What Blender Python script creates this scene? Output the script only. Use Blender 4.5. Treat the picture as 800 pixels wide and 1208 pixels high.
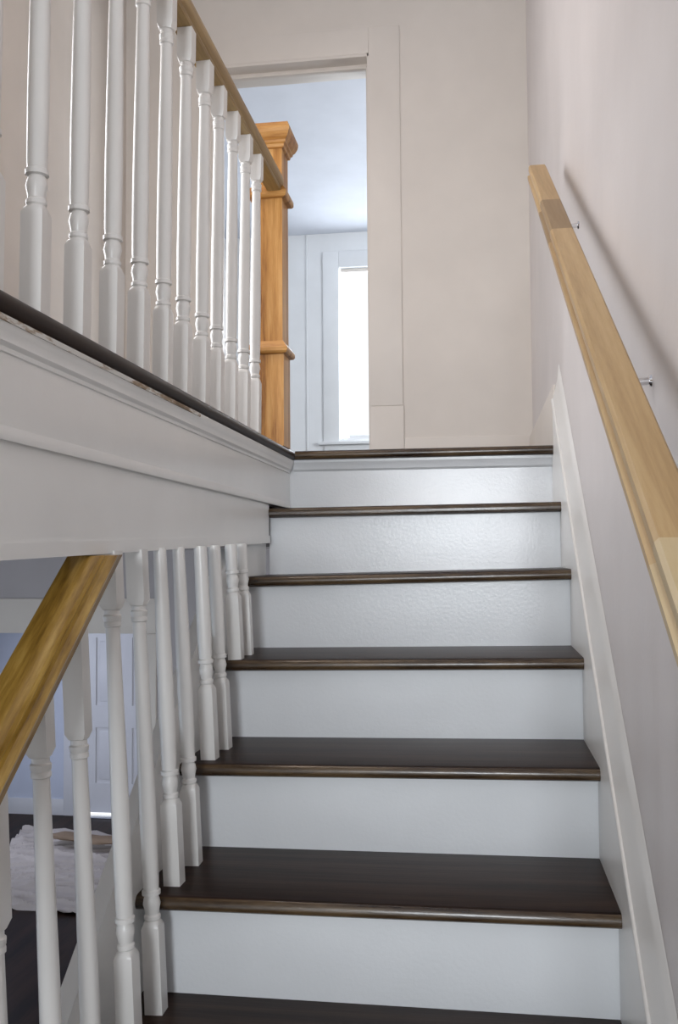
import bpy, bmesh, math, random
from mathutils import Matrix, Vector, noise

for o in list(bpy.data.objects):
    bpy.data.objects.remove(o)
scene = bpy.context.scene
COL = scene.collection
random.seed(4)

# ------------------------------------------------------------------ camera
ZO = 2.516                       # eye height above the lower hall floor; z below is measured from the eye
YAW, PITCH, ROLL, FPX = 0.1448, 0.0451, -0.0072, 1120.35
F = Vector((-math.sin(YAW)*math.cos(PITCH), math.cos(YAW)*math.cos(PITCH), math.sin(PITCH)))
Rt = Vector((math.cos(YAW), math.sin(YAW), 0))
U = Rt.cross(F)
r_ = Rt*math.cos(ROLL) + U*math.sin(ROLL)
u_ = U*math.cos(ROLL) - Rt*math.sin(ROLL)
cam_data = bpy.data.cameras.new('camera')
cam = bpy.data.objects.new('camera', cam_data)
COL.objects.link(cam)
cam.matrix_world = Matrix(((r_.x, u_.x, -F.x, 0), (r_.y, u_.y, -F.y, 0), (r_.z, u_.z, -F.z, ZO), (0, 0, 0, 1)))
cam_data.sensor_fit = 'VERTICAL'
cam_data.sensor_height = 24
cam_data.lens = FPX/1208*24
cam_data.clip_start = 0.02
scene.camera = cam

# ------------------------------------------------------------------ world, lights, exposure
scene.view_settings.view_transform = 'Standard'
scene.view_settings.look = 'None'
scene.view_settings.gamma = 1
scene.view_settings.exposure = 0.64
scene.view_settings.use_curve_mapping = False
world = bpy.data.worlds.new('daylight')
scene.world = world
world.use_nodes = True
bg = world.node_tree.nodes['Background']
bg.inputs[0].default_value = (0.94, 0.97, 1.0, 1)
bg.inputs[1].default_value = 0.76

def area(name, loc, target, sx, sy, watts, col):
    l = bpy.data.lights.new(name, 'AREA')
    l.shape = 'RECTANGLE'; l.size = sx; l.size_y = sy; l.energy = watts; l.color = col
    o = bpy.data.objects.new(name, l)
    COL.objects.link(o)
    a = Vector((loc[0], loc[1], loc[2]+ZO)); b = Vector((target[0], target[1], target[2]+ZO))
    o.location = a
    o.rotation_euler = (b-a).to_track_quat('-Z', 'Y').to_euler()
    return o

COOL = (0.80, 0.90, 1.0)
WARM = (1.0, 0.86, 0.74)
# window of the upstairs room seen through the doorway
area('upper_room_window_light', (-0.78, 8.62, 1.81), (-0.78, 0, 1.81), 1.1, 1.75, 30, (0.86, 0.93, 1.0))
# added fill to brighten that room from the right; no window there
area('upper_room_side_fill', (1.15, 6.4, 1.45), (-2.0, 6.9, 1.5), 1.3, 1.3, 48, (0.90, 0.95, 1.0))
# window in the left wall of the upper hall
area('hall_window_light', (-1.84, 2.35, 1.05), (0, 2.35, 0.95), 1.3, 1.2, 22, (0.95, 0.96, 1.0))
# daylight from the front of the house, behind the photographer
area('front_daylight', (-0.05, -4.2, 0.45), (-0.15, 2.6, 0.3), 0.8, 0.8, 70, (0.90, 0.95, 1.0))
# added cool fills for the vestibule and the header wall, no windows behind them
area('vestibule_cool_fill', (-4.5, 7.3, -1.0), (-3.0, 7.6, -1.6), 0.9, 1.2, 11, (0.76, 0.83, 1.0))
area('lower_header_fill', (-3.4, 1.2, -1.0), (-3.0, 6.2, -0.7), 1.2, 1.2, 26, COOL)
# added warm fill to lift the upper hall walls, no lamp fitting
area('hall_ceiling_fill', (-1.05, 2.0, 2.86), (-1.05, 2.0, 0), 0.45, 0.45, 8.5, WARM)

# ------------------------------------------------------------------ materials
def new_mat(name):
    m = bpy.data.materials.new(name); m.use_nodes = True
    nt = m.node_tree
    return m, nt, nt.nodes['Principled BSDF']

def coords(nt, scale, slope=0.0):
    tc = nt.nodes.new('ShaderNodeTexCoord'); mp = nt.nodes.new('ShaderNodeMapping')
    mp.inputs['Scale'].default_value = scale
    if slope:                     # grain follows a rail that climbs along Y
        vr = nt.nodes.new('ShaderNodeVectorRotate'); vr.rotation_type = 'X_AXIS'
        vr.inputs['Angle'].default_value = -math.atan(slope)
        nt.links.new(tc.outputs['Object'], vr.inputs['Vector']); nt.links.new(vr.outputs['Vector'], mp.inputs['Vector'])
    else:
        nt.links.new(tc.outputs['Object'], mp.inputs['Vector'])
    return mp.outputs['Vector']

def noise_n(nt, vec, scale, detail=4, rough=0.55):
    n = nt.nodes.new('ShaderNodeTexNoise')
    n.inputs['Scale'].default_value = scale; n.inputs['Detail'].default_value = detail; n.inputs['Roughness'].default_value = rough
    nt.links.new(vec, n.inputs['Vector'])
    return n.outputs['Fac']

def ramp(nt, fac, stops):
    r = nt.nodes.new('ShaderNodeValToRGB')
    e = r.color_ramp.elements
    while len(e) < len(stops): e.new(0.5)
    for i, (p, c) in enumerate(stops):
        e[i].position = p; e[i].color = (*c, 1)
    nt.links.new(fac, r.inputs['Fac'])
    return r.outputs['Color']

def bump(nt, bsdf, height, strength, dist=0.002):
    b = nt.nodes.new('ShaderNodeBump')
    b.inputs['Strength'].default_value = strength; b.inputs['Distance'].default_value = dist
    nt.links.new(height, b.inputs['Height']); nt.links.new(b.outputs['Normal'], bsdf.inputs['Normal'])

def paint(name, col, rough=0.45, bscale=60, bstr=0.15, var=0.04, spec=0.5):
    m, nt, b = new_mat(name)
    v = coords(nt, (1, 1, 1))
    f = noise_n(nt, v, 3.0, 3)
    lo = tuple(c*(1-var) for c in col); hi = tuple(min(1, c*(1+var)) for c in col)
    nt.links.new(ramp(nt, f, [(0.3, lo), (0.7, hi)]), b.inputs['Base Color'])
    b.inputs['Roughness'].default_value = rough
    b.inputs['Specular IOR Level'].default_value = spec
    bump(nt, b, noise_n(nt, v, bscale, 5, 0.65), bstr)
    return m

def wood(name, stops, axis, rough=0.4, scale=14, stretch=0.06, coat=0.0, bstr=0.08, slope=0.0):
    m, nt, b = new_mat(name)
    sc = [1, 1, 1]; sc[axis] = stretch
    v = coords(nt, sc, slope)
    n1 = noise_n(nt, v, scale, 6, 0.6)
    n2 = noise_n(nt, v, scale*7, 4, 0.7)
    mix = nt.nodes.new('ShaderNodeMath'); mix.operation = 'MULTIPLY_ADD'
    mix.inputs[1].default_value = 0.25
    nt.links.new(n2, mix.inputs[0]); nt.links.new(n1, mix.inputs[2])
    sub = nt.nodes.new('ShaderNodeMath'); sub.operation = 'SUBTRACT'; sub.inputs[1].default_value = 0.125
    nt.links.new(mix.outputs[0], sub.inputs[0])
    nt.links.new(ramp(nt, sub.outputs[0], stops), b.inputs['Base Color'])
    b.inputs['Roughness'].default_value = rough
    b.inputs['Coat Weight'].default_value = coat
    b.inputs['Coat Roughness'].default_value = 0.18
    bump(nt, b, n2, bstr)
    return m

M = {}
M['wall'] = paint('wall_paint', (0.71, 0.655, 0.60), 0.6, 90, 0.2)
M['wall_right'] = paint('wall_right_paint', (0.70, 0.66, 0.65), 0.5, 70, 0.25)
M['casing'] = paint('casing_paint', (0.725, 0.67, 0.615), 0.45, 60, 0.08)
M['trim'] = paint('trim_white_paint', (0.84, 0.84, 0.825), 0.32, 45, 0.18)
M['riser'] = paint('riser_white_paint', (0.80, 0.82, 0.84), 0.22, 110, 0.2)
M['baluster'] = paint('baluster_white_paint', (0.74, 0.725, 0.70), 0.3, 40, 0.05)
M['roomwall'] = paint('room_wall_paint', (0.78, 0.79, 0.80), 0.6, 60, 0.1)
M['ceiling'] = paint('ceiling_paint', (0.70, 0.73, 0.80), 0.7, 60, 0.1)
M['lowerwall'] = paint('lower_wall_paint', (0.47, 0.44, 0.45), 0.6, 60, 0.15)
M['vestibule'] = paint('vestibule_paint', (0.58, 0.62, 0.74), 0.5, 60, 0.1)
M['door'] = paint('door_paint', (0.72, 0.72, 0.76), 0.35, 60, 0.08)
DK = [(0.36, (0.014, 0.007, 0.005)), (0.5, (0.030, 0.0155, 0.011)), (0.64, (0.048, 0.027, 0.018))]
M['tread'] = wood('dark_stained_tread', DK, 0, 0.34, 18, 0.05, 0.0, 0.12)
M['tread'].node_tree.nodes['Principled BSDF'].inputs['Specular IOR Level'].default_value = 0.14
M['tread_front'] = wood('worn_tread_front', [(0.36, (0.020, 0.010, 0.005)), (0.5, (0.055, 0.033, 0.017)), (0.64, (0.11, 0.07, 0.035))], 0, 0.26, 30, 0.12, 0.35, 0.25)
M['nosing_y'] = wood('dark_stained_nosing', [(0.25, (0.010, 0.006, 0.004)), (0.55, (0.030, 0.017, 0.012)), (0.8, (0.05, 0.03, 0.02))], 1, 0.38, 18, 0.05, 0.0, 0.12)
M['nosing_y'].node_tree.nodes['Principled BSDF'].inputs['Specular IOR Level'].default_value = 0.12
M['floor'] = wood('dark_floor_boards', [(0.38, (0.012, 0.005, 0.003)), (0.62, (0.038, 0.017, 0.011))], 1, 0.4, 9, 0.08, 0.0)
M['floor'].node_tree.nodes['Principled BSDF'].inputs['Specular IOR Level'].default_value = 0.1
M['pine_y'] = wood('poplar_rail', [(0.38, (0.40, 0.255, 0.11)), (0.5, (0.49, 0.325, 0.15)), (0.62, (0.55, 0.385, 0.19))], 1, 0.42, 26, 0.05, slope=0.6)
M['poplar_dark'] = wood('poplar_dark_block', [(0.38, (0.27, 0.175, 0.085)), (0.62, (0.34, 0.23, 0.12))], 1, 0.5, 24, 0.08, slope=0.6)
M['poplar_pale'] = wood('poplar_pale_block', [(0.38, (0.56, 0.43, 0.24)), (0.62, (0.64, 0.51, 0.31))], 1, 0.42, 20, 0.06, slope=0.6)
M['rail_lower'] = wood('golden_rail', [(0.33, (0.045, 0.02, 0.004)), (0.41, (0.21, 0.112, 0.018)), (0.53, (0.36, 0.21, 0.042)), (0.65, (0.54, 0.35, 0.10))], 1, 0.34, 30, 0.10, 0.2, slope=0.76)
M['rail_upper'] = wood('olive_rail', [(0.37, (0.22, 0.135, 0.045)), (0.5, (0.31, 0.20, 0.075)), (0.63, (0.42, 0.29, 0.12))], 1, 0.42, 26, 0.05)
M['newel'] = wood('red_oak_newel', [(0.33, (0.20, 0.07, 0.012)), (0.42, (0.40, 0.175, 0.036)), (0.53, (0.52, 0.255, 0.068)), (0.65, (0.62, 0.35, 0.12))], 2, 0.38, 34, 0.07, 0.1)
M['newel_h'] = wood('red_oak_moulding', [(0.35, (0.26, 0.10, 0.022)), (0.5, (0.44, 0.205, 0.05)), (0.65, (0.58, 0.31, 0.10))], 0, 0.38, 30, 0.1, 0.1)
M['cloth'] = paint('canvas_cloth', (0.52, 0.47, 0.45), 0.9, 220, 0.3, 0.08, 0.1)
M['tan'] = paint('tan_cloth', (0.30, 0.22, 0.16), 0.9, 160, 0.3, 0.2, 0.1)
m, nt, b = new_mat('scuffed_paint'); M['scuffed'] = m
nt.links.new(ramp(nt, noise_n(nt, coords(nt, (1, 0.2, 1)), 40, 5, 0.7), [(0.36, (0.16, 0.10, 0.05)), (0.47, (0.34, 0.25, 0.16)), (0.54, (0.70, 0.69, 0.66))]), b.inputs['Base Color'])
b.inputs['Roughness'].default_value = 0.6
m, nt, b = new_mat('chrome'); M['chrome'] = m
b.inputs['Metallic'].default_value = 1; b.inputs['Roughness'].default_value = 0.16; b.inputs['Base Color'].default_value = (0.75, 0.75, 0.77, 1)
m, nt, b = new_mat('aluminium'); M['aluminium'] = m
b.inputs['Metallic'].default_value = 1; b.inputs['Roughness'].default_value = 0.22; b.inputs['Base Color'].default_value = (0.7, 0.72, 0.78, 1)
m, nt, b = new_mat('window_glass'); M['glass'] = m
tr = nt.nodes.new('ShaderNodeBsdfTransparent'); gl = nt.nodes.new('ShaderNodeBsdfGlossy'); mx = nt.nodes.new('ShaderNodeMixShader')
gl.inputs['Roughness'].default_value = 0.03; mx.inputs[0].default_value = 0.06
nt.links.new(tr.outputs[0], mx.inputs[1]); nt.links.new(gl.outputs[0], mx.inputs[2])
nt.links.new(mx.outputs[0], nt.nodes['Material Output'].inputs[0])

# ------------------------------------------------------------------ helpers
def finish(name, bm, mat, parent=None, loc=(0, 0, 0), smooth=None):
    bmesh.ops.recalc_face_normals(bm, faces=bm.faces)
    me = bpy.data.meshes.new(name); bm.to_mesh(me); bm.free()
    me.materials.append(M[mat])
    if smooth is not None:
        for p in me.polygons: p.use_smooth = True
        me.set_sharp_from_angle(angle=math.radians(smooth))
    return link(name, me, parent, loc)

def link(name, me, parent=None, loc=(0, 0, 0)):
    o = bpy.data.objects.new(name, me); COL.objects.link(o)
    if parent is not None:
        o.parent = parent
        p = parent; off = Vector((0, 0, 0))
        while p is not None:
            off += p.location; p = p.parent
        o.location = Vector((loc[0], loc[1], loc[2])) - off
    else:
        o.location = loc
    return o

def add_box(bm, x0, x1, y0, y1, z0, z1, bev=0.0):
    """box in eye coordinates"""
    t = bmesh.new()
    bmesh.ops.create_cube(t, size=1)
    for v in t.verts:
        v.co = Vector(((x0+x1)/2+v.co.x*(x1-x0), (y0+y1)/2+v.co.y*(y1-y0), (z0+z1)/2+ZO+v.co.z*(z1-z0)))
    if bev:
        bmesh.ops.bevel(t, geom=list(t.edges), offset=bev, segments=2, affect='EDGES', profile=0.6)
    merge(bm, t)

def merge(bm, t):
    me = bpy.data.meshes.new('tmp'); t.to_mesh(me); t.free()
    bm.from_mesh(me); bpy.data.meshes.remove(me)

def add_extr(bm, prof, a, b, axis):
    """closed profile extruded along an axis. axis 'x': prof=(y,z); axis 'y': prof=(x,z)"""
    rings = []
    for t in (a, b):
        ring = []
        for q in prof:
            co = (t, q[0], q[1]+ZO) if axis == 'x' else (q[0], t, q[1]+ZO)
            ring.append(bm.verts.new(co))
        rings.append(ring)
    n = len(prof)
    for i in range(n):
        bm.faces.new((rings[0][i], rings[0][(i+1) % n], rings[1][(i+1) % n], rings[1][i]))
    bm.faces.new(rings[0][::-1]); bm.faces.new(rings[1])

def box(name, mat, parent, x0, x1, y0, y1, z0, z1, bev=0.0):
    """mesh with its origin at the box's base centre"""
    bm = bmesh.new(); add_box(bm, x0, x1, y0, y1, z0, z1, bev)
    return recentre(name, bm, mat, parent, ((x0+x1)/2, (y0+y1)/2, z0+ZO), 40 if bev else None)

def recentre(name, bm, mat, parent, c, smooth=None):
    # the material grain uses object coordinates, so only shift by the base point
    bmesh.ops.translate(bm, verts=bm.verts, vec=-Vector(c))
    return finish(name, bm, mat, parent, c, smooth)

def tag(o, label=None, cat=None, group=None, kind=None):
    if label: o['label'] = label
    if cat: o['category'] = cat
    if group: o['group'] = group
    if kind: o['kind'] = kind
    return o

def struct(o, label, cat):
    return tag(o, label, cat, kind='structure')

def empty(name, x, y, z):
    o = bpy.data.objects.new(name, None); COL.objects.link(o)
    o.location = (x, y, z+ZO); o.empty_display_size = 0.1
    return o

def wall(name, mat, boxes, label):
    bm = bmesh.new()
    for q in boxes: add_box(bm, *q)
    xs = [q[0] for q in boxes] + [q[1] for q in boxes]; ys = [q[2] for q in boxes] + [q[3] for q in boxes]
    o = recentre(name, bm, mat, None, ((min(xs)+max(xs))/2, (min(ys)+max(ys))/2, min(q[4] for q in boxes)+ZO))
    return struct(o, label, name.split('_')[0])

# ------------------------------------------------------------------ dimensions (eye coordinates)
H = 0.19; RUN = 0.2579; DL = 2.9752; ZL = 0.334; OV = 0.045
XS = 0.233; XL = -0.626
XW = 0.256                 # right wall plane
FZ = -2.516                # lower floor
CZ = 2.915                 # upper ceiling
YB = 4.4                   # back wall of the upper hall
XH = -1.69                 # left wall of the upper hall
YF = -2.4                  # house goes on to here behind the camera
YR = 8.4                   # back wall of the room beyond

# ------------------------------------------------------------------ structure
wall('wall_right', 'wall_right', [(XW, XW+0.15, YF, YB, FZ, CZ)], 'pale grey plaster wall along the right side of the stairs')
wall('wall_back', 'wall', [(-0.484, XW+0.15, YB, YB+0.2, ZL, CZ), (XH-0.2, -1.255, YB, YB+0.2, ZL, CZ), (-1.255, -0.484, YB, YB+0.2, 2.386, CZ)],
     'warm beige upper hall wall with the doorway, behind the landing')
# left wall of the hall with a window opening at Y 2.1..2.95
wall('wall_left', 'wall', [(XH-0.13, XH, YF, 1.72, ZL, CZ), (XH-0.13, XH, 2.98, YB, ZL, CZ), (XH-0.13, XH, 1.72, 2.98, ZL, 0.48), (XH-0.13, XH, 1.72, 2.98, 1.62, CZ)],
     'beige upper hall wall behind the white balusters')
wall('ceiling', 'ceiling', [(XH-0.13, XW+0.15, YF, YB+0.2, CZ, CZ+0.1)], 'upper hall ceiling')
# room beyond the doorway
wall('ceiling_room', 'ceiling', [(-2.6, 1.2, YB+0.2, YR+0.15, CZ, CZ+0.1)], 'pale blue ceiling of the room beyond the doorway')
wall('wall_room_back', 'roomwall', [(-2.6, -1.21, YR, YR+0.15, ZL, CZ), (-0.36, 1.2, YR, YR+0.15, ZL, CZ), (-1.21, -0.36, YR, YR+0.15, ZL, 1.04), (-1.21, -0.36, YR, YR+0.15, 2.59, CZ)],
     'white window wall of the room beyond the doorway')
wall('wall_room_left', 'roomwall', [(-2.7, -2.6, YB+0.2, YR+0.15, ZL, CZ)], 'left wall of the room beyond the doorway')
wall('wall_room_right', 'roomwall', [(1.2, 1.3, YB+0.2, YR+0.15, ZL, CZ)], 'right wall of the room beyond the doorway')
wall('floor_room', 'floor', [(-2.6, 1.2, YB, YR, ZL-0.1, ZL)], 'dark floor of the room beyond the doorway')
wall('floor_upper', 'floor', [(XH, -0.662, YF, YB, 0.04, ZL), (-0.662, XW, 3.08, YB, 0.04, ZL)], 'upper hall floor and landing')
# lower hall
wall('floor', 'floor', [(-4.9, XW, YF, 8.935, FZ-0.1, FZ)], 'dark stained wood floor of the lower hall')
wall('wall_lower_left', 'vestibule', [(-4.9, -4.78, YF, 9.05, FZ, 0.04)], 'left wall of the lower hall')
wall('wall_lower_back', 'vestibule', [(-4.78, -3.86, 8.9, 9.05, FZ, 0.04), (-2.92, XW, 8.9, 9.05, FZ, 0.04), (-3.86, -2.92, 8.9, 9.05, -0.475, 0.04)],
     'pale blue wall around the panelled door in the lower hall')
wall('wall_lower_header', 'lowerwall', [(-4.78, -2.25, 6.2, 6.35, -0.5, 0.04), (-2.25, XW, 6.2, 6.35, FZ, 0.04)], 'grey mauve wall over the wide opening in the lower hall')
wall('ceiling_lower', 'lowerwall', [(-4.78, XH, YF, 9.05, 0.04, 0.14)], 'ceiling of the lower hall')
wall('ceiling_lower_right', 'lowerwall', [(XH, XW, YB, 9.05, 0.04, 0.14)], 'ceiling of the lower hall under the upstairs room')

# fascia of the hall floor
fx = -0.600
bm = bmesh.new(); add_box(bm, -0.64, fx, YF, 3.02, 0.152, 0.304, 0.002)
add_extr(bm, [(fx-0.002, 0.152), (fx+0.004, 0.150), (fx+0.006, 0.158), (fx+0.003, 0.168), (fx-0.002, 0.17)], YF, 2.98, 'y')
f1 = struct(finish('trim_1', bm, 'trim', None, (0, 0, 0), 35), 'upper white fascia board under the dark hall floor edge', 'trim')
bm = bmesh.new()
prof = [(fx-0.004, 0.304), (fx+0.017, 0.304), (fx+0.017, 0.296), (fx+0.0125, 0.287), (fx+0.0095, 0.279), (fx+0.0095, 0.275), (fx+0.004, 0.270), (fx+0.003, 0.264), (fx-0.004, 0.262)]
add_extr(bm, prof, YF, 3.0, 'y')
struct(finish('trim_2', bm, 'trim', None, (0, 0, 0), 35), 'white cove moulding under the dark hall floor edge', 'trim')
bm = bmesh.new(); add_box(bm, fx+0.0165, fx+0.0195, 0.85, 1.95, 0.296, 0.3035)
finish('scuffed_edge', bm, 'scuffed', bpy.data.objects['trim_2'])['label'] = 'bare scuffed wood strip under the floor edge'
bm = bmesh.new()
def lower_board(bm, x0, x1, y0, y1, zb0, zb1, zt):
    vs = [bm.verts.new((x, y, z+ZO)) for (x, y, z) in ((x0, y0, zb0), (x1, y0, zb0), (x1, y0, zt), (x0, y0, zt), (x0, y1, zb1), (x1, y1, zb1), (x1, y1, zt), (x0, y1, zt))]
    for f in ((0, 1, 2, 3), (7, 6, 5, 4), (0, 4, 5, 1), (1, 5, 6, 2), (2, 6, 7, 3), (3, 7, 4, 0)): bm.faces.new([vs[i] for i in f])
SB = 0.025
lower_board(bm, -0.64, fx-0.005, YF, 2.725, -0.006-(1.13-YF)*SB, 0.036, 0.152)
struct(finish('trim_3', bm, 'trim'), 'lower white fascia board with the stair balusters running up to it', 'trim')
bm = bmesh.new()
t0 = -0.006-(1.13-YF)*SB
vs = [bm.verts.new((x, y, z+ZO)) for (x, y, z) in ((-0.62, YF, t0), (fx-0.002, YF, t0), (fx-0.002, YF, t0+0.022), (-0.62, YF, t0+0.022), (-0.62, 2.725, 0.036), (fx-0.002, 2.725, 0.036), (fx-0.002, 2.725, 0.058), (-0.62, 2.725, 0.058))]
for f in ((0, 1, 2, 3), (7, 6, 5, 4), (0, 4, 5, 1), (1, 5, 6, 2), (2, 6, 7, 3), (3, 7, 4, 0)): bm.faces.new([vs[i] for i in f])
struct(finish('trim_4', bm, 'trim'), 'thin white edge strip along the bottom of the fascia', 'trim')

# dark floor edge of the hall and of the landing
def nosing_prof(front, back, top, th):
    """(depth, z) profile with half-round front; front < back"""
    r = th/2; pts = [(back, top), (front+r, top)]
    for k in range(1, 6):
        a = math.pi/2 + math.pi*k/6
        pts.append((front+r+r*math.cos(a), top-r+r*math.sin(a)))
    pts += [(front+r, top-th), (back, top-th)]
    return pts
bm = bmesh.new()
add_extr(bm, [(-0.575-(d-0), z) for d, z in nosing_prof(0, 0.087, ZL, 0.03)], YF, 3.08, 'y')
e1 = finish('floor_edge_board', bm, 'nosing_y', bpy.data.objects['floor_upper'], (0, 0, 0), 40)
bm = bmesh.new()
add_extr(bm, nosing_prof(DL, 3.08, ZL, 0.028), -0.576, XS+0.004, 'x')
e2 = finish('landing_edge_board', bm, 'tread', bpy.data.objects['floor_upper'], (0, 0, 0), 40)

# doorway casing (upper hall)
bm = bmesh.new()
add_box(bm, -0.484, -0.336, YB-0.006, YB, 0.695, 2.51, 0.002)
add_box(bm, -0.488, -0.332, YB-0.008, YB, ZL, 0.693, 0.002)
add_box(bm, -1.403, -1.255, YB-0.006, YB, ZL, 2.51, 0.002)
add_box(bm, -1.255, -0.484, YB-0.006, YB, 2.386, 2.512, 0.002)
struct(finish('trim_5', bm, 'casing', None, (0, 0, 0), 40), 'wide flat casing boards around the upstairs doorway', 'trim')
bm = bmesh.new()
add_box(bm, -1.262, -0.478, YB-0.004, YB+0.205, 2.372, 2.388, 0.001)
add_box(bm, -0.492, -0.480, YB-0.004, YB+0.205, ZL, 2.388, 0.001)
add_box(bm, -1.259, -1.247, YB-0.004, YB+0.205, ZL, 2.388, 0.001)
add_box(bm, -1.25, -0.49, YB+0.07, YB+0.11, 2.352, 2.374, 0.003)
add_box(bm, -0.505, -0.49, YB+0.07, YB+0.11, ZL, 2.372, 0.003)
add_box(bm, -1.25, -1.235, YB+0.07, YB+0.11, ZL, 2.372, 0.003)
struct(finish('trim_6', bm, 'casing', None, (0, 0, 0), 40), 'doorway jamb lining with stepped door stop', 'trim')
struct(box('baseboard_back', 'casing', None, -0.33, XW-0.002, YB-0.008, YB, ZL, 0.54, 0.003), 'beige baseboard on the back wall of the landing', 'baseboard')
struct(box('baseboard_right', 'casing', None, XW-0.016, XW, 3.03, YB-0.02, ZL, 0.53, 0.003), 'beige baseboard on the right wall of the landing', 'baseboard')

# upstairs room window
w = struct(empty('window_1', -0.785, YR, 1.04), 'bright overexposed window in the room beyond the doorway', 'window')
box('casing', 'roomwall', w, -1.355, -1.212, YR-0.02, YR, 1.01, 2.74, 0.003)
box('casing', 'roomwall', w, -0.358, -0.215, YR-0.02, YR, 1.01, 2.74, 0.003)
box('casing', 'roomwall', w, -1.21, -0.36, YR-0.02, YR, 2.592, 2.74, 0.003)
box('sill', 'roomwall', w, -1.40, -0.17, YR-0.05, YR, 0.985, 1.012, 0.004)
box('apron', 'roomwall', w, -1.35, -0.22, YR-0.016, YR, 0.88, 0.984, 0.003)
box('pane', 'glass', w, -1.205, -0.365, YR+0.07, YR+0.076, 1.05, 2.58)
box('blind_roller', 'casing', w, -1.20, -0.37, YR+0.015, YR+0.05, 2.555, 2.588, 0.008)
box('sash_rail', 'roomwall', w, -1.13, -0.37, YR+0.03, YR+0.06, 1.042, 1.075, 0.003)
struct(box('trim_7', 'roomwall', None, -1.512, -1.50, YR-0.012, YR, ZL, CZ-0.002, 0.002), 'thin upright batten on the white window wall', 'trim')
# hall side window
w = struct(empty('window_2', XH, 2.35, 0.48), 'side window of the upper hall', 'window')
for (y0, y1, z0, z1) in ((1.60, 1.72, 0.45, 1.74), (2.98, 3.10, 0.45, 1.74), (1.72, 2.98, 1.62, 1.74), (1.60, 3.10, 0.40, 0.45)):
    box('casing', 'casing', w, XH, XH+0.018, y0, y1, z0, z1, 0.003)
box('pane', 'glass', w, XH-0.08, XH-0.075, 1.725, 2.975, 0.485, 1.615)

# ------------------------------------------------------------------ lower hall door and trim
d = struct(empty('door_1', -3.39, 8.95, FZ), 'white six panel door at the end of the lower hall', 'door')
dx0, dx1 = -3.85, -2.93; db = FZ+0.032; dt = -0.486
bm = bmesh.new()
for (x0, x1, z0, z1) in ((dx0, -3.717, db, dt), (-3.07, dx1, db, dt), (-3.717, -3.07, db, -2.204), (-3.717, -3.07, -1.665, -1.451), (-3.717, -3.07, -0.791, -0.70), (-3.717, -3.07, -0.56, dt), (-3.44, -3.347, -2.204, -1.665), (-3.44, -3.347, -1.451, -0.791), (-3.44, -3.347, -0.70, -0.56)):
    add_box(bm, x0, x1, 8.915, 8.955, z0, z1)
finish('door_frame', bm, 'door', d)
for (x0, x1) in ((-3.717, -3.44), (-3.347, -3.07)):
    for (z0, z1) in ((-2.204, -1.665), (-1.451, -0.791), (-0.70, -0.56)):
        bm = bmesh.new()
        add_box(bm, x0, x1, 8.932, 8.945, z0, z1)
        add_box(bm, x0+0.035, x1-0.035, 8.922, 8.94, z0+0.035, z1-0.035, 0.008)
        recentre('door_panel', bm, 'door', d, ((x0+x1)/2, 8.93, z0+ZO), 40)
box('threshold', 'aluminium', d, -3.855, -2.925, 8.80, 8.905, FZ, FZ+0.012, 0.004)
bm = bmesh.new()
for (x0, x1, z0, z1) in ((-4.03, -3.86, FZ, -0.35), (-2.92, -2.75, FZ, -0.35), (-3.86, -2.92, -0.478, -0.35)):
    add_box(bm, x0, x1, 8.88, 8.90, z0, z1, 0.003)
struct(finish('trim_8', bm, 'door', None, (0, 0, 0), 40), 'white casing around the panelled door downstairs', 'trim')
struct(box('baseboard_lower', 'door', None, -4.78, -4.03, 8.882, 8.9, FZ, -2.36, 0.004), 'white baseboard left of the panelled door downstairs', 'baseboard')
bm = bmesh.new()
add_box(bm, -4.78, -2.16, 6.18, 6.2, -0.522, -0.286, 0.003)
struct(finish('trim_9', bm, 'casing', None, (0, 0, 0), 40), 'wide pale header board over the lower hall opening', 'trim')
struct(box('trim_10', 'casing', None, -2.273, -2.154, 6.178, 6.2, FZ, -0.523, 0.003), 'pale upright casing at the right of the lower hall opening', 'trim')

# ------------------------------------------------------------------ staircase
st = tag(empty('staircase', -0.2, 1.4, FZ), 'enclosed staircase with dark stained treads and glossy white risers', 'staircase')
def worn(o):
    o.data.materials.append(M['tread_front'])
    for p in o.data.polygons:
        if p.normal.y < -0.35: p.material_index = 1
worn(e2)
DZL = {5: -0.006, 4: -0.011, 3: -0.012, 2: -0.010, 1: -0.002}
DZR = {5: 0.001, 4: 0.006, 2: 0.001, 1: 0.004}
LEFT = {5: -0.612, 4: -0.614}
for s in range(-4, 6):
    y = DL-(6-s)*RUN; z = ZL-(6-s)*H
    xl = LEFT.get(s, XL-0.006)
    bm = bmesh.new()
    add_extr(bm, nosing_prof(y, y+RUN+OV, z, 0.027), xl, XS, 'x')
    for v in bm.verts:
        v.co.z += DZL.get(s, 0) if v.co.x < -0.2 else DZR.get(s, 0)
        v.co.y += random.uniform(-0.0008, 0.0008)
    o = recentre('tread', bm, 'tread', st, ((xl+XS)/2, y, z+ZO), 40)
    worn(o)
for s in range(-4, 7):       # riser below tread s
    y = DL-(6-s)*RUN+OV; z = ZL-(6-s)*H
    xl = -0.603 if s == 6 else (-0.612 if s == 5 else XL)
    bm = bmesh.new()
    add_box(bm, xl, XS, y, y+0.018, z-H-0.012, z-0.022)
    recentre('riser', bm, 'riser', st, ((xl+XS)/2, y, z-H+ZO))
bm = bmesh.new()
yy = DL+OV
add_extr(bm, [(yy, 0.306), (yy-0.022, 0.306), (yy-0.022, 0.298), (yy-0.016, 0.290), (yy-0.012, 0.282), (yy-0.010, 0.276), (yy-0.004, 0.272), (yy, 0.270)], -0.588, XS, 'x')
recentre('cove_moulding', bm, 'riser', st, (-0.2, yy, 0.27+ZO), 35)

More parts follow.
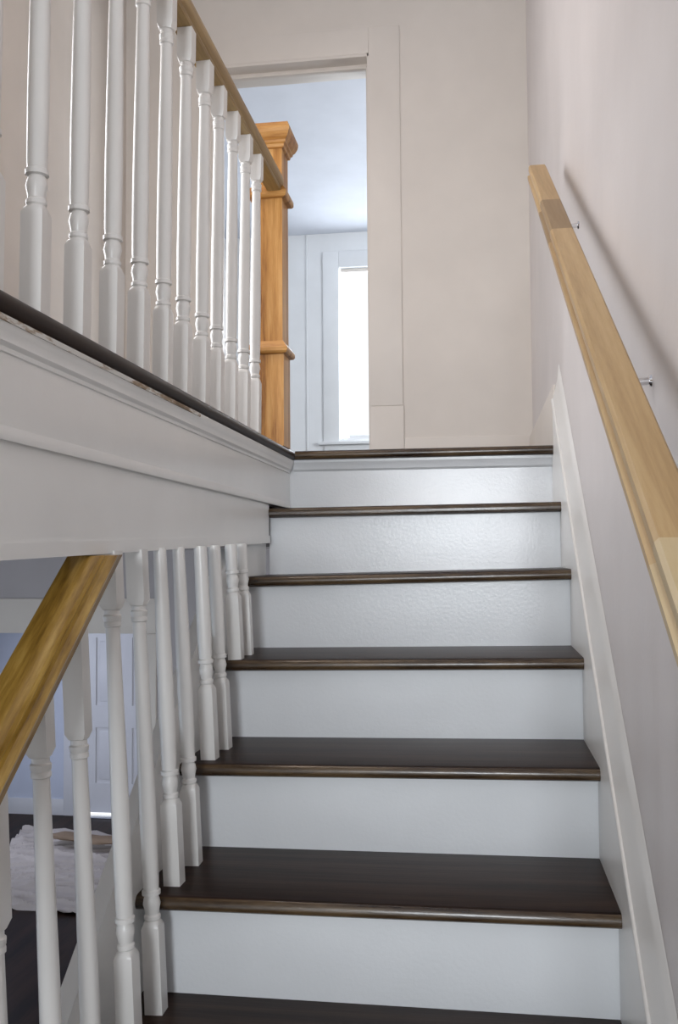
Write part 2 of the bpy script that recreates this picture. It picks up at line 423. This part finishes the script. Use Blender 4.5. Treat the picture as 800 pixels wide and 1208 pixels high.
# sloped boards: polygon in (y,z) extruded along X
def sloped(name, mat, parent, pts, x0, x1, smooth=None):
    bm = bmesh.new(); add_extr(bm, pts, x0, x1, 'x')
    return finish(name, bm, mat, parent, (0, 0, 0), smooth)
SL = 0.745
def zst(y): return -0.431+SL*(y-1.752)
y0s, y1s = -0.2, 2.985
# right wall skirt: lower board, bead, upper board
sloped('wall_skirt', 'trim', st, [(y0s, zst(y0s)-0.75), (y0s, zst(y0s)), (y1s-0.02, zst(y1s-0.02)), (y1s-0.02, 0.304), (3.04, 0.304), (3.04, 0.05), (2.75, -0.3)], XS, XW)
bm = bmesh.new()
def bead(bm, x, z_of, ya, yb, rad, n=8):
    rings = []
    for y in (ya, yb):
        ring = [bm.verts.new((x+rad*math.cos(2*math.pi*k/n), y-0.6*rad*math.sin(2*math.pi*k/n), z_of(y)+ZO+0.8*rad*math.sin(2*math.pi*k/n))) for k in range(n)]
        rings.append(ring)
    for k in range(n): bm.faces.new((rings[0][k], rings[0][(k+1) % n], rings[1][(k+1) % n], rings[1][k]))
    bm.faces.new(rings[0]); bm.faces.new(rings[1][::-1])
bead(bm, XS+0.001, lambda y: zst(y)-0.002, y0s, y1s-0.02, 0.0055)
finish('skirt_bead', bm, 'baluster', st, (0, 0, 0), 60)
bm = bmesh.new()
def up_board(bm, ya, yb):
    # face leans back from the bead to the wall
    def sec(y):
        h = 0.105
        return [(XS+0.001, y, zst(y)+0.004), (XW-0.008, y, zst(y)+0.012+h*0.45), (XW-0.003, y, zst(y)+h), (XW-0.0005, y, zst(y)+h+0.004), (XW-0.0005, y, zst(y))]
    a = [bm.verts.new((p[0], p[1], p[2]+ZO)) for p in sec(ya)]; b2 = [bm.verts.new((p[0], p[1], p[2]+ZO)) for p in sec(yb)]
    n = len(a)
    for i in range(n): bm.faces.new((a[i], a[(i+1) % n], b2[(i+1) % n], b2[i]))
    bm.faces.new(a[::-1]); bm.faces.new(b2)
up_board(bm, y0s, y1s-0.02)
finish('skirt_cap', bm, 'baluster', st, (0, 0, 0), 50)
# outer stringer on the open side
def zs2(y): return -0.683+SL*1.01*(y-1.428)
sloped('stringer', 'trim', st, [(y0s, zs2(y0s)-0.42), (y0s, zs2(y0s)), (2.36, zs2(2.36)), (2.705, 0.0), (2.705, -0.2)], XL-0.030, XL)
sloped('stringer_block', 'trim', st, [(2.50, -0.25), (2.50, 0.034), (2.76, 0.034), (2.76, -0.05)], XL-0.02, XL+0.004)

# ------------------------------------------------------------------ balusters
RINGS = [(0.0, .0160, 1), (0.148, .0160, 1), (0.156, .0152, .45), (0.160, .0128, 0), (0.1625, .0148, 0), (0.168, .0148, 0), (0.171, .0122, 0), (0.177, .0130, 0),
         (0.188, .0156, 0), (0.197, .0140, 0), (0.203, .0118, 0), (0.2045, .0165, 0), (0.2115, .0165, 0), (0.2135, .0138, 0), (0.225, .0146, 0), (0.32, .0153, 0),
         (0.45, .0145, 0), (0.684, .0118, 0), (0.688, .0118, 0), (0.690, .0140, 0), (0.6955, .0143, 0), (0.698, .0130, 0), (0.700, .0143, 0), (0.7075, .0150, 0), (0.710, .0126, 0), (0.717, .0126, 0), (0.7185, .0150, .25), (0.728, .0160, 1)]
def baluster_mesh(height, base_cut=0.0):
    bm = bmesh.new(); N = 16; prev = None
    for (z, r, sq) in RINGS + [(height, .0160, 1)]:
        ring = []
        for k in range(N):
            a = 2*math.pi*(k+0.0)/N
            c, s = math.cos(a), math.sin(a)
            m_ = max(abs(c), abs(s))
            f = (1-sq) + sq/m_
            ring.append(bm.verts.new((r*c*f, r*s*f, z)))
        if prev:
            for k in range(N): bm.faces.new((prev[k], prev[(k+1) % N], ring[(k+1) % N], ring[k]))
        else:
            bm.faces.new(ring[::-1])
        prev = ring
    bm.faces.new(prev)
    bmesh.ops.recalc_face_normals(bm, faces=bm.faces)
    me = bpy.data.meshes.new('baluster'); bm.to_mesh(me); bm.free()
    me.materials.append(M['baluster'])
    for p in me.polygons: p.use_smooth = True
    me.set_sharp_from_angle(angle=math.radians(38))
    return me

# upper hall railing
ur = tag(empty('hall_railing', -0.612, 2.0, ZL), 'level upper hall railing of white turned balusters under a brown rail', 'railing')
XB = -0.612
RB = 1.124                        # underside of the rail
me_up = baluster_mesh(RB-ZL+0.001)
for y in (1.11, 1.245, 1.388, 1.527, 1.657, 1.792, 1.919, 2.056, 2.178, 2.312, 2.442, 2.572):
    o = link('baluster', me_up, ur, (XB, y, ZL+ZO))
    o.rotation_euler = (random.uniform(-.004, .004), 0.0125, random.uniform(-.05, .05))
xr = XB+0.004
bm = bmesh.new()
prof = [(-.020, 0), (.020, 0), (.022, .004), (.021, .012), (.024, .016), (.028, .022), (.029, .032), (.027, .042), (.024, .050), (.012, .055), (-.012, .055), (-.024, .050), (-.030, .042), (-.032, .032), (-.031, .022), (-.026, .016), (-.021, .012), (-.022, .004)]
add_extr(bm, [(xr+a, RB+b) for a, b in prof], 0.2, 2.838, 'y')
recentre('handrail', bm, 'rail_upper', ur, (xr, 0.2, RB+ZO), 30)
# newel post
NX, NY = -0.632, 2.886
nw = empty('newel_post', NX, NY, ZL); nw.parent = ur; nw.location = Vector((NX, NY, ZL)) - Vector((-0.612, 2.0, ZL))
nw['label'] = 'reddish oak box newel post with moulded cap'
def sq_lathe(name, mat, parent, prof, cx, cy, smooth=None):
    bm = bmesh.new(); prev = None
    for (hw, z) in prof:
        ring = [bm.verts.new((cx+sx*hw, cy+sy*hw, z+ZO)) for sx, sy in ((-1, -1), (1, -1), (1, 1), (-1, 1))]
        if prev:
            for k in range(4): bm.faces.new((prev[k], prev[(k+1) % 4], ring[(k+1) % 4], ring[k]))
        else: bm.faces.new(ring[::-1])
        prev = ring
    bm.faces.new(prev)
    return recentre(name, bm, mat, parent, (cx, cy, prof[0][1]+ZO), smooth)
sq_lathe('post_base', 'newel', nw, [(0.0500, ZL+0.0005), (0.0500, 0.628)], NX, NY)
sq_lathe('post_shaft', 'newel', nw, [(0.0465, 0.628), (0.0465, 1.29)], NX, NY)
sq_lathe('base_collar', 'newel_h', nw, [(0.0505, 0.618), (0.060, 0.621), (0.064, 0.627), (0.064, 0.637), (0.057, 0.647), (0.0475, 0.660)], NX, NY)
sq_lathe('rail_collar', 'newel_h', nw, [(0.047, 1.106), (0.058, 1.109), (0.062, 1.115), (0.062, 1.128), (0.056, 1.136), (0.0475, 1.148)], NX, NY)
cap = sq_lathe('cap', 'newel_h', nw, [(0.047, 1.262), (0.053, 1.265), (0.0545, 1.274), (0.060, 1.278), (0.0612, 1.285), (0.067, 1.292), (0.0735, 1.306), (0.0755, 1.316), (0.0755, 1.323), (0.071, 1.328), (0.070, 1.336), (0.0, 1.352)], NX, NY)

# stair railing on the open side
sr = tag(empty('stair_railing', -0.6, 1.6, ZL-8*H), 'golden stained stair handrail with white turned balusters under the fascia', 'railing')
LEAN = 0.048
xrl = -0.606
def zrail(y): return -0.004+0.76*(y-1.42)         # top of the lower rail
BAL = [(-2, 1.140), (-1, 1.269), (-1, 1.398), (0, 1.527), (0, 1.656), (1, 1.757), (1, 1.875), (2, 1.999), (2, 2.109), (3, 2.224), (3, 2.325)]
for (s, y) in BAL:
    zb = ZL-(6-s)*H
    if s in DZL: zb += DZL[s]*0.95
    fb = -0.006-(1.13-y)*SB           # fascia bottom
    top = min(zrail(y)-0.030, fb+0.006) - zb
    hgt = max(top, 0.15)
    # balusters that meet the fascia early end inside their turned length
    bm_rings = RINGS
    RINGS_USE = [q for q in RINGS if q[0] < hgt-0.004]
    last = RINGS_USE[-1]
    keep = RINGS; RINGS = RINGS_USE
    if hgt < 0.73:
        nxt = [q for q in keep if q[0] >= hgt-0.004][0]
        t = (hgt-last[0])/(nxt[0]-last[0])
        rr = last[1]+(nxt[1]-last[1])*t
        # close the turned shaft where it meets the board
        bm = bmesh.new(); N = 16; prev = None
        for (z, r, sq) in RINGS + [(hgt, rr, 0)]:
            ring = []
            for k in range(N):
                a = 2*math.pi*k/N; c, sn = math.cos(a), math.sin(a)
                f = (1-sq)+sq/max(abs(c), abs(sn))
                ring.append(bm.verts.new((r*c*f, r*sn*f, z)))
            if prev:
                for k in range(N): bm.faces.new((prev[k], prev[(k+1) % N], ring[(k+1) % N], ring[k]))
            else: bm.faces.new(ring[::-1])
            prev = ring
        bm.faces.new(prev); bmesh.ops.recalc_face_normals(bm, faces=bm.faces)
        me = bpy.data.meshes.new('baluster'); bm.to_mesh(me); bm.free(); me.materials.append(M['baluster'])
        for p in me.polygons: p.use_smooth = True
        me.set_sharp_from_angle(angle=math.radians(38))
    else:
        me = baluster_mesh(hgt)
    RINGS = keep
    o = link('baluster', me, sr, (-0.575, y, zb+ZO))
    o.rotation_euler = (0, -LEAN, random.uniform(-.06, .06))
# handrail: sloped extrusion with vertical sections, cut level under the fascia
prof = [(-.042, -.008), (-.038, -.002), (-.012, .002), (.002, .002), (.009, -.002), (.013, -.009), (.0195, -.0105), (.023, -.006), (.029, -.0065), (.034, -.011), (.037, -.018), (.034, -.027), (.030, -.030), (.030, -.046), (-.030, -.040), (-.030, -.029), (-.042, -.022)]
bm = bmesh.new()
rings = []
for ya, cut in ((0.5, False), (1.45, True)):
    ring = []
    for a, b in prof:
        y = ya
        if cut:                         # meet the fascia underside
            for it in range(8):
                y = 1.42 + ((-0.006-(1.13-y)*SB) + 0.004 - b)/0.76
        ring.append(bm.verts.new((xrl+a, y, zrail(y)+b+ZO)))
    rings.append(ring)
n = len(prof)
for i in range(n): bm.faces.new((rings[0][i], rings[0][(i+1) % n], rings[1][(i+1) % n], rings[1][i]))
bm.faces.new(rings[0][::-1]); bm.faces.new(rings[1])
recentre('handrail', bm, 'rail_lower', sr, (xrl, 0.5, zrail(0.5)+ZO), 30)

# ------------------------------------------------------------------ wall handrail on the right
wr = tag(empty('wall_handrail', 0.18, 1.6, 0.4), 'pale jointed wooden handrail on chrome brackets along the right wall', 'handrail')
def zr(y): return 0.229+0.6*(y-1.244)
prof = [(-.022, -.005), (-.018, 0), (.022, 0), (.026, -.005), (.026, -.020), (.022, -.023), (.022, -.026), (.024, -.040), (-.022, -.040), (-.0245, -.037), (-.0245, -.029), (-.018, -.026), (-.018, -.020), (-.022, -.016)]
xc = 0.179
def rail_piece(mat, ya, yb):
    bm = bmesh.new(); rings = []
    for y in (ya, yb):
        # sections square to the rail
        rings.append([bm.verts.new((xc+a, y-b*0.5, zr(y)+b*0.86+ZO)) for a, b in prof])
    for i in range(len(prof)):
        j = (i+1) % len(prof)
        bm.faces.new((rings[0][i], rings[0][j], rings[1][j], rings[1][i]))
    bm.faces.new(rings[0][::-1]); bm.faces.new(rings[1])
    return recentre('rail_piece', bm, mat, wr, (xc, ya, zr(ya)+ZO), 30)
rail_piece('pine_y', 2.25, 2.69)['label'] = 'upper end piece of the rail'
rail_piece('poplar_dark', 1.98, 2.25)['label'] = 'darker block jointed into the rail'
rail_piece('pine_y', 0.885, 1.98)
rail_piece('poplar_pale', 0.1, 0.885)['label'] = 'paler block jointed into the rail'
def bracket(y):
    b_ = empty('bracket', XW, y, zr(y)-0.10); b_.parent = wr
    b_.location = Vector((XW, y, zr(y)-0.10)) - Vector((0.18, 1.6, 0.4))
    z = zr(y)
    # wall plate
    bm = bmesh.new()
    bmesh.ops.create_cone(bm, cap_ends=True, segments=20, radius1=0.009, radius2=0.008, depth=0.003, matrix=Matrix.Translation((XW-0.0016, y, z-0.094+ZO)) @ Matrix.Rotation(-math.pi/2, 4, 'Y'))
    recentre('wall_plate', bm, 'chrome', b_, (XW, y, z-0.094+ZO), 40)
    # curved arm
    pts = [Vector((XW-0.001, y, z-0.094)), Vector((XW-0.03, y, z-0.096)), Vector((XW-0.052, y, z-0.094)), Vector((XW-0.068, y, z-0.074)), Vector((xc+0.002, y, z-0.046))]
    bm = bmesh.new(); prev = None
    for i, p in enumerate(pts):
        d_ = (pts[min(i+1, 4)]-pts[max(i-1, 0)]).normalized(); up = Vector((0, 1, 0)); s_ = d_.cross(up).normalized()
        ring = [bm.verts.new(p+Vector((0, 0, ZO))+0.0055*(math.cos(2*math.pi*k/10)*up+math.sin(2*math.pi*k/10)*s_)) for k in range(10)]
        if prev:
            for k in range(10): bm.faces.new((prev[k], prev[(k+1) % 10], ring[(k+1) % 10], ring[k]))
        prev = ring
    recentre('arm', bm, 'chrome', b_, (xc, y, z-0.06+ZO), 60)
for y in (2.36, 1.44, 0.5): bracket(y)

# ------------------------------------------------------------------ drop cloth in the lower hall
def cloth(name, mat, A, B, C, D, z, amp, nx, ny, label, cat, seed, edge=0.03):
    bm = bmesh.new(); g = []
    for j in range(ny+1):
        row = []
        for i in range(nx+1):
            u, v = i/nx, j/ny
            x = (A[0]*(1-u)+B[0]*u)*(1-v) + (D[0]*(1-u)+C[0]*u)*v
            y = (A[1]*(1-u)+B[1]*u)*(1-v) + (D[1]*(1-u)+C[1]*u)*v
            x += edge*noise.noise(Vector((u*6, v*6, seed))); y += edge*noise.noise(Vector((u*6, v*6, seed+9)))
            n1 = 1-abs(noise.noise(Vector((x*0.9+y*0.7, y*4.6+x*1.2, seed))))
            n2 = 1-abs(noise.noise(Vector((x*5, y*3, seed+3))))
            n3 = 1-abs(noise.noise(Vector((x*1.1-y*0.6, y*7.5-x*2.2, seed+5))))
            hgt = amp*(max(0, n1-0.8)/0.2)**2 + amp*0.15*(max(0, n2-0.75)/0.25)**2 + amp*0.8*(max(0, n3-0.82)/0.18)**2
            row.append(bm.verts.new((x, y, z+0.003+hgt+ZO)))
        g.append(row)
    for j in range(ny):
        for i in range(nx): bm.faces.new((g[j][i], g[j][i+1], g[j+1][i+1], g[j+1][i]))
    ext = bmesh.ops.extrude_face_region(bm, geom=list(bm.faces))
    for v in [e for e in ext['geom'] if isinstance(e, bmesh.types.BMVert)]: v.co.z -= 0.0025
    o = recentre(name, bm, mat, None, ((A[0]+C[0])/2, (A[1]+C[1])/2, z+ZO), 60)
    return tag(o, label, cat)
cloth('drop_cloth', 'cloth', (-3.75, 6.52), (-2.32, 6.42), (-2.95, 8.25), (-4.2, 8.45), FZ, 0.030, 150, 190, 'wrinkled off-white drop cloth spread on the dark floor downstairs', 'cloth', 2.0)
# folded tan cloth lying on it
bm = bmesh.new(); N = 14; prev = None
for i in range(41):
    t = i/40
    c = Vector((-3.74+t*0.85, 7.93-0.10*t+0.02*math.sin(t*9), FZ+0.032+0.062))
    ring = []
    for k in range(N):
        a = 2*math.pi*k/N
        rr = 0.042*(1+0.3*noise.noise(Vector((t*6, math.cos(a)*2, math.sin(a)*2))))*(0.35+0.65*min(1, t*6, (1-t)*6))
        ring.append(bm.verts.new((c.x, c.y+rr*1.9*math.cos(a), c.z+rr*0.75*math.sin(a)+ZO)))
    if prev:
        for k in range(N): bm.faces.new((prev[k], prev[(k+1) % N], ring[(k+1) % N], ring[k]))
    else: bm.faces.new(ring[::-1])
    prev = ring
bm.faces.new(prev)
tag(recentre('folded_cloth', bm, 'tan', None, (-3.3, 7.88, FZ+ZO+0.016), 60), 'rolled tan cloth lying across the drop cloth downstairs', 'cloth')
